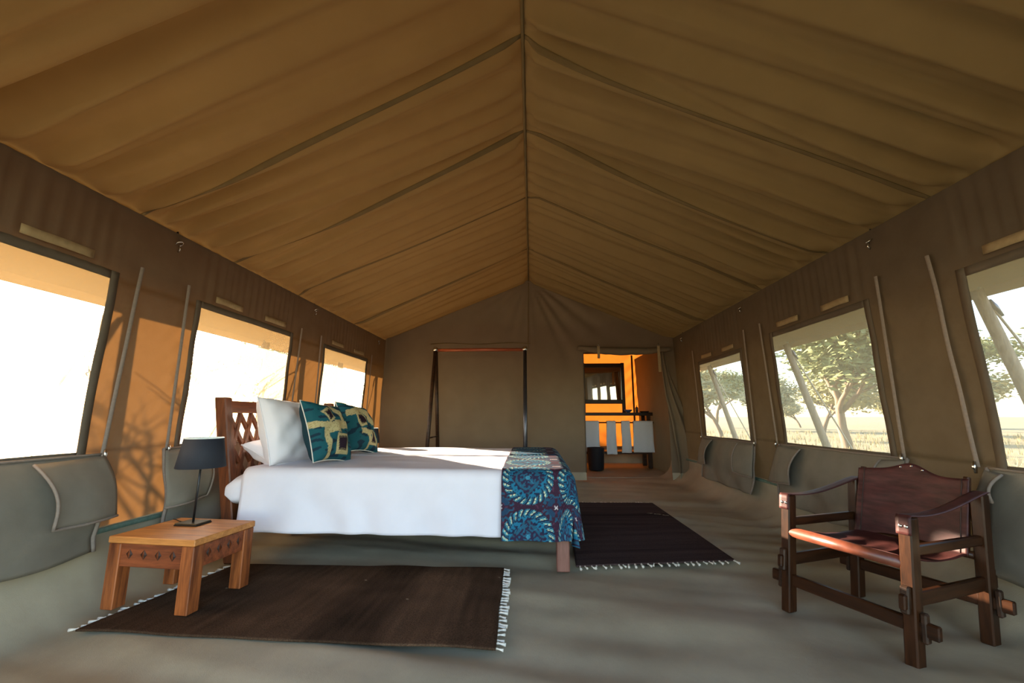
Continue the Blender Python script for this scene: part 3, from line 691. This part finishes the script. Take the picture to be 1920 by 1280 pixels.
make_lamp((-2.075, 2.67, .398), math.radians(-4), 'navy shaded table lamp on the carved table in front')
make_lamp((-2.01, 5.28, .386), 0, 'dark lamp shade peeking past the cushions beyond the bed')

# ------------------------------------------------------------------ clothes rack
r = thing('clothes_rack', 'wooden clothes rack with red bar and metal knobs by the back wall', 'rack', (-.86, 6.75, 0))
ry, rzt = 6.75, 2.09
MB().tube([(-1.54, ry, rzt), (-.80, ry, rzt + .004), (-.10, ry, rzt)], .026, 12).build('top_bar', M['rackwood'], r, True, True)
for x in (-1.54, -.10):
    MB().lathe([(0, -.044), (.026, -.04), (.042, -.016), (.045, .006), (.034, .032), (.016, .044), (0, .047)], (x, ry - .012, rzt + .008), 16).build('metal_knob', M['chrome'], r, True, True)
    for dy in (-.52, .48):
        MB().tube([(x, ry + (.02 if dy > 0 else -.02), rzt - .01), (x, ry + dy * .97, .01)], .029, 12).build('leg', M['steel'] if x > -1 else M['darkwood'], r, True, True)
    MB().tube([(x, ry - .34, .72), (x, ry + .31, .72)], .012, 8).build('cross_brace', M['darkwood'], r, True, True)

# ------------------------------------------------------------------ leather safari chair
ch = thing('safari_chair', 'dark wooden safari chair with maroon leather back, seat and strap arms', 'chair', (1.785, 2.485, 0), math.atan2(-.924, .383))
W2, D2, lw = .287, .285, .052
for sx in (-1, 1):
    for sy, H in ((-1, .60), (1, .665)):
        MB().box(sx * W2 - lw * .5, sx * W2 + lw * .5, sy * D2 - lw * .58, sy * D2 + lw * .58, -.012, H, .006).build('leg', M['chairwood'], ch)
    x = sx * W2
    MB().bar((x, -D2 + .028, .455), (x, D2 - .028, .450), .030, .045, bev=.006).build('side_rail', M['chairwoody'], ch)
    rl = MB().bar((x, -D2 - .075, .255), (x, D2 + .075, .255), .026, .062, bev=.005).build('lower_side_rail', M['chairwoody'], ch)
    for sy in (-1, 1): MB().bar((x, sy * (D2 + .048), .205), (x, sy * (D2 + .044), .318), .034, .024, (0, 1, 0), .006).build('wedge', M['darkwood'], rl)
    # leather arm strap
    def st(a, b2):
        L0 = .075; T = .57 + L0 + .05; s_ = a * T; yf = -D2 - lw * .58 - .004
        if s_ < L0: p = (yf, .602 - (L0 - s_))
        elif s_ < L0 + .62:
            t = (s_ - L0) / .62; p = (yf + t * (2 * D2 + lw * 1.16 + .008), .606 + .065 * sst(.0, 1.0, t) - .028 * math.sin(PI * t) + .004)
        else: p = (D2 + lw * .58 + .004, .672 - (s_ - L0 - .62))
        return (x + (b2 - .5) * .058, p[0], p[1])
    sp = solid(MB().grid(st, 60, 4).build('arm_strap', M['leather'], ch, True), .005)
    for dx in (-.011, .012): MB().lathe([(.0085, 0), (.007, .003), (.003, .005), (0, .0055)], (0, 0, 0), 12).build('stud', M['chrome'], sp)
    for k, o_ in enumerate([c for c in sp.children]): o_.location = (x + (-.011, .012)[k], -D2 - lw * .58 - .006, .562); o_.rotation_euler = (PI / 2, 0, 0)
for sy in (-1, 1):
    y = sy * D2; zz = .155 if sy < 0 else .175
    rl = MB().bar((-W2 - .095, y, zz), (W2 + .095, y, zz), .026, .058, bev=.005).build('stretcher', M['chairwoodx'], ch)
    for sx in (-1, 1): MB().bar((sx * (W2 + .045), y, zz - .055), (sx * (W2 + .042), y, zz + .062), .024, .032, (0, 1, 0), .006).build('wedge', M['darkwood'], rl)
MB().tube([(-W2 + .02, -D2 - .002, 0.405), (W2 - .02, -D2 - .002, .398)], .027, 16).build('front_seat_bar', M['leatherbar'], ch, True)
MB().tube([(-W2 + .02, D2 - .03, .375), (W2 - .02, D2 - .03, .375)], .018, 12).build('rear_seat_bar', M['chairwoodx'], ch, True)
def seat(a, b2):
    x = (a - .5) * 2 * (W2 - .035); y = -D2 + (2 * D2 - .03) * b2
    return (x, y, .424 - .045 * b2 - .045 * math.sin(PI * b2) * (.6 + .4 * math.sin(PI * a)) + .004 * nz(a * 4, b2 * 5) + .005 * math.sin(a * 30 + 2 * b2) * math.sin(PI * b2) * .6)
solid(MB().grid(seat, 36, 30).build('leather_seat', M['leather'], ch, True), .006)
def bk(x, t): return (x, D2 - .045 + .06 * t, .365 + .375 * t)
for sx in (-1, 1): MB().bar(bk(sx * (W2 - .047), 0), bk(sx * (W2 - .047), 1.0), .026, .030, (0, 1, 0), .005).build('back_post', M['chairwood'], ch)
def back(a, b2):
    x = (a - .5) * 2 * (W2 - .030); top = .98 + .13 * (math.exp(-((a - .5) / .17) ** 2)) + .02 * math.sin(a * 6.28); t = .02 + (top - .02) * b2
    p = bk(x, t); return (p[0], p[1] - .018 + .030 * math.sin(PI * a) + .004 * nz(a * 5, b2 * 6, 3), p[2])
bkp = solid(MB().grid(back, 44, 26).build('leather_back', M['leather'], ch, True), .006)
for a in (.40, .50, .60): 
    p = back(a, .965); MB().lathe([(.006, 0), (.004, .003), (0, .004)], (0, 0, 0), 10).build('stud', M['chrome'], bkp); s_ = bkp.children[-1]; s_.location = (p[0], p[1] - .005, p[2]); s_.rotation_euler = (PI / 2, 0, 0)
for a in (.06, .94): MB().tube([Vector(back(a, i / 12)) + Vector((0, -.004, 0)) for i in range(13)], .003, 5).build('stitching', M['carve'], bkp, True)

# the whole chair is racked backwards on its pegged joints
for o in [ch] + list(ch.children_recursive):
    if o.type != 'MESH': continue
    if o.parent is not ch and o.name.startswith('stud'): o.location.y += .105 * o.location.z; o.location.x += .03 * o.location.z
    else:
        for v in o.data.vertices: v.co.y += .105 * v.co.z; v.co.x += .03 * v.co.z

# ------------------------------------------------------------------ bathroom furniture
VY = 9.3
v_ = thing('washstand', 'dark wooden washstand with towel rail in the bathroom', 'washstand', (1.72, VY, 0))
for x in (1.02, 2.40):
    for y in (VY - .22, VY + .22): MB().box(x - .04, x + .04, y - .04, y + .04, 0, 1.05, .004).build('leg', M['darkwood'], v_, False, True)
MB().box(.92, 2.52, VY - .27, VY + .27, 1.05, 1.115, .005).build('counter', M['darkwood'], v_, False, True)
MB().tube([(.94, VY - .30, .91), (2.50, VY - .30, .91)], .014, 8).build('towel_rail', M['darkwood'], v_, True, True)
for x in (1.02, 2.40): MB().box(x - .012, x + .012, VY - .31, VY - .22, .895, .925, .003).build('rail_bracket', M['darkwood'], v_, False, True)
MB().box(.98, 2.44, VY - .25, VY + .25, .28, .33, .004).build('lower_shelf', M['darkwood'], v_, False, True)
mi = thing('standing_mirror', 'dark framed mirror standing on the bathroom washstand', 'mirror', (1.5, VY, 1.115))
for x in (1.12, 1.97): MB().box(x - .035, x + .035, VY + .0, VY + .05, 1.116, 2.18, .004).build('mirror_post', M['darkwood'], mi, False, True)
for z in (1.34, 2.12): MB().box(1.155, 1.935, VY + .005, VY + .045, z - .04, z + .05, .004).build('mirror_rail', M['darkwood'], mi, False, True)
MB().add([(1.155, VY + .03, 1.39), (1.935, VY + .03, 1.39), (1.935, VY + .018, 2.08), (1.155, VY + .018, 2.08), (1.155, VY + .035, 1.39), (1.935, VY + .035, 1.39), (1.935, VY + .023, 2.08), (1.155, VY + .023, 2.08)], [(0, 1, 2, 3), (7, 6, 5, 4), (0, 4, 5, 1), (1, 5, 6, 2), (2, 6, 7, 3), (3, 7, 4, 0)]).build('mirror_glass', M['mirror'], mi, False, True)
for k, (x0, x1, zb, lb) in enumerate(((1.00, 1.37, .33, 'leftmost pale towel cut off by the doorway edge'), (1.53, 1.71, .28, 'narrow pale towel second from the left on the rail'), (1.83, 2.00, .31, 'narrow pale towel third from the left on the rail'), (2.07, 2.46, .32, 'widest pale towel at the right end of the rail'))):
    def tw(a, b2, x0=x0, x1=x1, zb=zb, k=k):
        s_ = b2 * 1.55 - .5                                                  # folded over the rail
        x = x0 + (x1 - x0) * a + .02 * nz(b2 * 2, k) * b2 + .03 * (a - .5) * max(0, s_)
        ln = .93 - zb
        if s_ < -.04: y, z = VY - .275, .93 + (s_ + .04) * ln * .8
        elif s_ < .04: t = (s_ + .04) / .08; y, z = VY - .275 - .055 * t, .93 + .012 * math.sin(PI * t)
        else: y, z = VY - .33 - .012 * math.sin(a * 9 + k) * s_, .93 - (s_ - .04) / 1.01 * ln
        return (x, y, z)
    o = solid(MB().grid(tw, 16, 44).build('towel', M['towel'], None, True), .012)
    tag(o, lb, 'towel', 'towels on the washstand rail')
o = MB().lathe([(0, 0), (.13, 0), (.15, .02), (.165, .42), (.17, .43), (.155, .43), (.14, .03), (0, .02)], (1.26, VY - .55, .0), 24).build('waste_bin', M['bin'], None, True)
tag(o, 'dark navy waste bin on the bathroom floor under the leftmost towel', 'bin')
o = MB().lathe([(0, 0), (.035, 0), (.075, .035), (.085, .06), (.078, .06), (.03, .012), (0, .01)], (2.02, VY - .14, 1.116), 20).build('soap_bowl', M['blue'], None, True); tag(o, 'small blue bowl on the washstand counter', 'bowl')
bo = thing('dispenser_bottle', 'small bottle standing on the washstand counter beside the mirror', 'bottle', (2.22, VY - .05, 1.116))
MB().lathe([(0, 0), (.03, 0), (.032, .09), (.022, .115), (.012, .12), (0, .12)], (0, 0, 0), 16).build('bottle_body', M['ceramic'], bo, True); MB().tube([(0, 0, .12), (0, 0, .15), (0, -.035, .152)], .006, 8).build('pump', M['chrome'], bo, True)
o = MB().lathe([(0, 0), (.08, 0), (.10, .02), (.11, .025), (.10, .03), (0, .015)], (2.40, VY + .05, 1.116), 20).build('soap_dish', M['ceramic'], None, True); tag(o, 'dark dish at the right end of the washstand counter', 'dish')

# ------------------------------------------------------------------ outside: poles, ropes, ground, grass, trees
GZ = -.10
for sd, ys in ((-1, (1.35, 3.52, 5.66, 8.0)), (1, (.86, 3.48, 6.10, 8.74))):
    for k, y in enumerate(ys):
        side = 'sunny side' if sd < 0 else 'savanna side'; nm = ('first', 'second', 'third', 'fourth')[k]
        xt, xb = (sd * 3.62 + XC, sd * (3.66 if sd < 0 else 4.18))
        r = thing('fly_pole', '%s wooden pole from the front holding the fly sheet outside the %s windows' % (nm, 'left' if sd < 0 else 'right'), 'pole', (xb, y, GZ), 0, 'fly sheet poles outside the tent')
        MB().tube([(xb, y, GZ), ((xb + xt) / 2, y + .01, 1.0), (xt, y, 2.045)], [.05, .046, .042], 10).build('pole_shaft', M['polewood'], r, True, True)
        MB().tube([(xt + sd * .03, y, 2.07), (xt + sd * .05, y - .02, 1.95), (xt + sd * .9, y - .25, GZ)], .010, 6).build('guy_rope', M['rope'], r, True, True)
        MB().tube([(xt + sd * .06, y - .03, 1.96), (xt + sd * .08, y - .035, 1.90), (xt + sd * .12, y - .045, 1.82)], [.008, .022, .01], 8).build('rope_tensioner', M['steel'], r, True, True)
# ground falls under the tent floor level
g = MB().grid(lambda a, b2: ((lambda x, y: (x, y, GZ + (.25 * nz(x * .03, y * .03) + .04 * nz(x * .4, y * .4)) * sst(5, 14, math.hypot(x, y - 4))))(math.copysign(abs(a * 2 - 1) ** 2.2, a - .5) * 400, math.copysign(abs(b2 * 2 - 1) ** 2.2, b2 - .5) * 400 + 4)), 120, 120).build('ground', M['ground'], None, True)
struct(g)
gm = MB()
for i in range(5200):
    sd = 1 if random.random() < .8 else -1
    rr = 4.6 + 22 * random.random() ** 1.5; y = random.uniform(.5, 30); x = sd * rr
    h = random.uniform(.10, .34)
    for k in range(4):
        an = random.uniform(0, 2 * PI); w = .012; dx, dy = math.cos(an), math.sin(an); ln = random.uniform(.03, .16)
        gm.add([(x - dy * w, y + dx * w, GZ - .02), (x + dy * w, y - dx * w, GZ - .02), (x + dx * ln, y + dy * ln, GZ + h)], [(0, 1, 2)])
o = gm.build('grass', M['grass']); o['kind'] = 'stuff'; tag(o, 'dry yellow savanna grass outside the right windows', 'grass')

def tree(name, loc, H, spread, leaves, label, group, leafmat, seed, lean=(0, 0), levels=4, leafsize=.09, r0=.13, low=.28, cr=.9):
    rnd = random.Random(seed); root = thing(name, label, 'tree' if leaves else 'bush', (loc[0], loc[1], GZ), 0, group)
    br = MB(); tips = []
    def grow(p, dr, L, rad, lv):
        pts = [p]; q = p; dd = dr.normalized()
        for i in range(5):
            dd = (dd + Vector((rnd.uniform(-.22, .22), rnd.uniform(-.22, .22), rnd.uniform(-.08, .12)))).normalized(); q = q + dd * L / 5; pts.append(q)
        br.tube(pts, [rad * (1 - .5 * i / 5) for i in range(6)], 7 if lv > 1 else 4, False)
        if lv <= 1: tips.extend(pts[2:])
        if lv == 0: return
        for k in range(rnd.choice((3, 4)) if lv > 1 else 3):
            an = rnd.uniform(0, 2 * PI); t = rnd.choice((3, 4, 5)); out = Vector((math.cos(an), math.sin(an), rnd.uniform(-.05, .55)))
            grow(pts[t], (dd * .55 + out * .9), L * rnd.uniform(.55, .8), rad * .5, lv - 1)
    st = Vector((lean[0], lean[1], 1))
    for k in range(1 if r0 > .07 else 4): grow(Vector((0, 0, -.1)), st + Vector((rnd.uniform(-.3, .3), rnd.uniform(-.3, .3), 0)) * (1 if r0 < .07 else .3), H * (low + .15), r0, levels - 1)
    br.build('trunk', M['bark'], root, True)
    if leaves:
        lf = MB()
        for i in range(leaves):
            t = rnd.choice(tips); p = t + Vector((rnd.gauss(0, spread * .10), rnd.gauss(0, spread * .10), rnd.gauss(0, spread * .05)))
            s_ = leafsize * rnd.uniform(.5, 1.3); a = Vector((rnd.uniform(-1, 1), rnd.uniform(-1, 1), rnd.uniform(-.5, .5))).normalized() * s_; b_ = a.orthogonal().normalized() * s_ * .45
            lf.add([p - a, p + b_, p + a, p - b_], [(0, 1, 2, 3)])
        o = lf.build('foliage', leafmat, root); o['kind'] = 'stuff'
    return root
def tree_copy(src, loc, rz, sc, label):
    r = link_copy(src, None, (loc[0], loc[1], GZ), (0, 0, rz)); r.scale = (sc,) * 3; r['label'] = label
    for c in src.children: link_copy(c, r)
    return r
TG = 'trees outside the tent'
t1 = tree('acacia_tree', (9.9, 14.2), 5.6, 4.2, 11000, 'acacia tree with forked trunk filling the middle right window', TG, M['leafa'], 4, (-.1, 0), 5, .12, .17, .26)
t2 = tree('acacia_tree', (16.5, 30.0), 5.0, 3.8, 8000, 'bushy acacia in the distance behind the left of the middle right window', TG, M['leafb'], 9, (.05, 0), 5, .12, .14, .26)
tree_copy(t2, (9.8, 23.0), 1.2, .95, 'acacia standing beyond the small far right window')
tree_copy(t1, (8.5, 36.5), 2.5, 1.15, 'tall acacia behind the one seen through the small far right window')
tree_copy(t2, (20.0, 13.5), 2.1, 1.0, 'low acacia seen through the window at the right edge')
tree_copy(t2, (14.5, 22.5), 4.4, .95, 'low spreading acacia just behind the forked one')
tree_copy(t2, (22.0, 22.0), 1.9, 1.05, 'acacia thicket at the right of the middle right window')
tree_copy(t1, (26.0, 27.0), 4.0, 1.2, 'distant broad acacia between the right windows')
tree_copy(t2, (34.0, 25.0), 5.0, 1.3, 'farthest acacia on the right horizon')
for k_, (bx, by, rz_, sc_) in enumerate(((13.0, 40.0, .3, .75), (24.0, 40.0, 1.1, .7), (31.0, 38.0, 2.2, .8), (38.0, 33.0, 3.1, .75), (42.0, 22.0, 4.4, .8), (30.0, 14.0, 5.2, .7))):
    tree_copy(t2, (bx, by), rz_, sc_, ('low scrub tree farthest to the rear of the right horizon', 'low scrub tree second from the rear on the right horizon', 'low scrub tree third from the rear on the right horizon', 'low scrub tree fourth from the rear on the right horizon', 'low scrub tree fifth from the rear on the right horizon', 'low scrub tree at the right edge of the right horizon')[k_])
tree_copy(t2, (36.0, 52.0), .5, 1.6, 'distant acacia on the horizon past the middle right window')
tree_copy(t1, (24.0, 58.0), 1.5, 1.5, 'hazy acacia on the horizon past the small far right window')
tree_copy(t1, (-12.5, 20.0), 3.0, .9, 'sun-bleached acacia outside the window behind the bed')
tree_copy(t2, (-17.0, 36.0), 3.6, 1.3, 'distant acacia washed out by the low sun on the left')
tree('bare_bush', (-5.3, 5.15), 2.3, 1, 0, 'leafless bush whose branches shade the orange canvas panel', 'leafless bushes on the sunny side', None, 21, (.1, -.1), 4, .1, .035, .42)
tree('bare_bush', (-5.6, 10.3), 2.6, 1, 0, 'leafless bush shading the far left canvas strips', 'leafless bushes on the sunny side', None, 33, (.1, -.1), 4, .1, .03, .42)
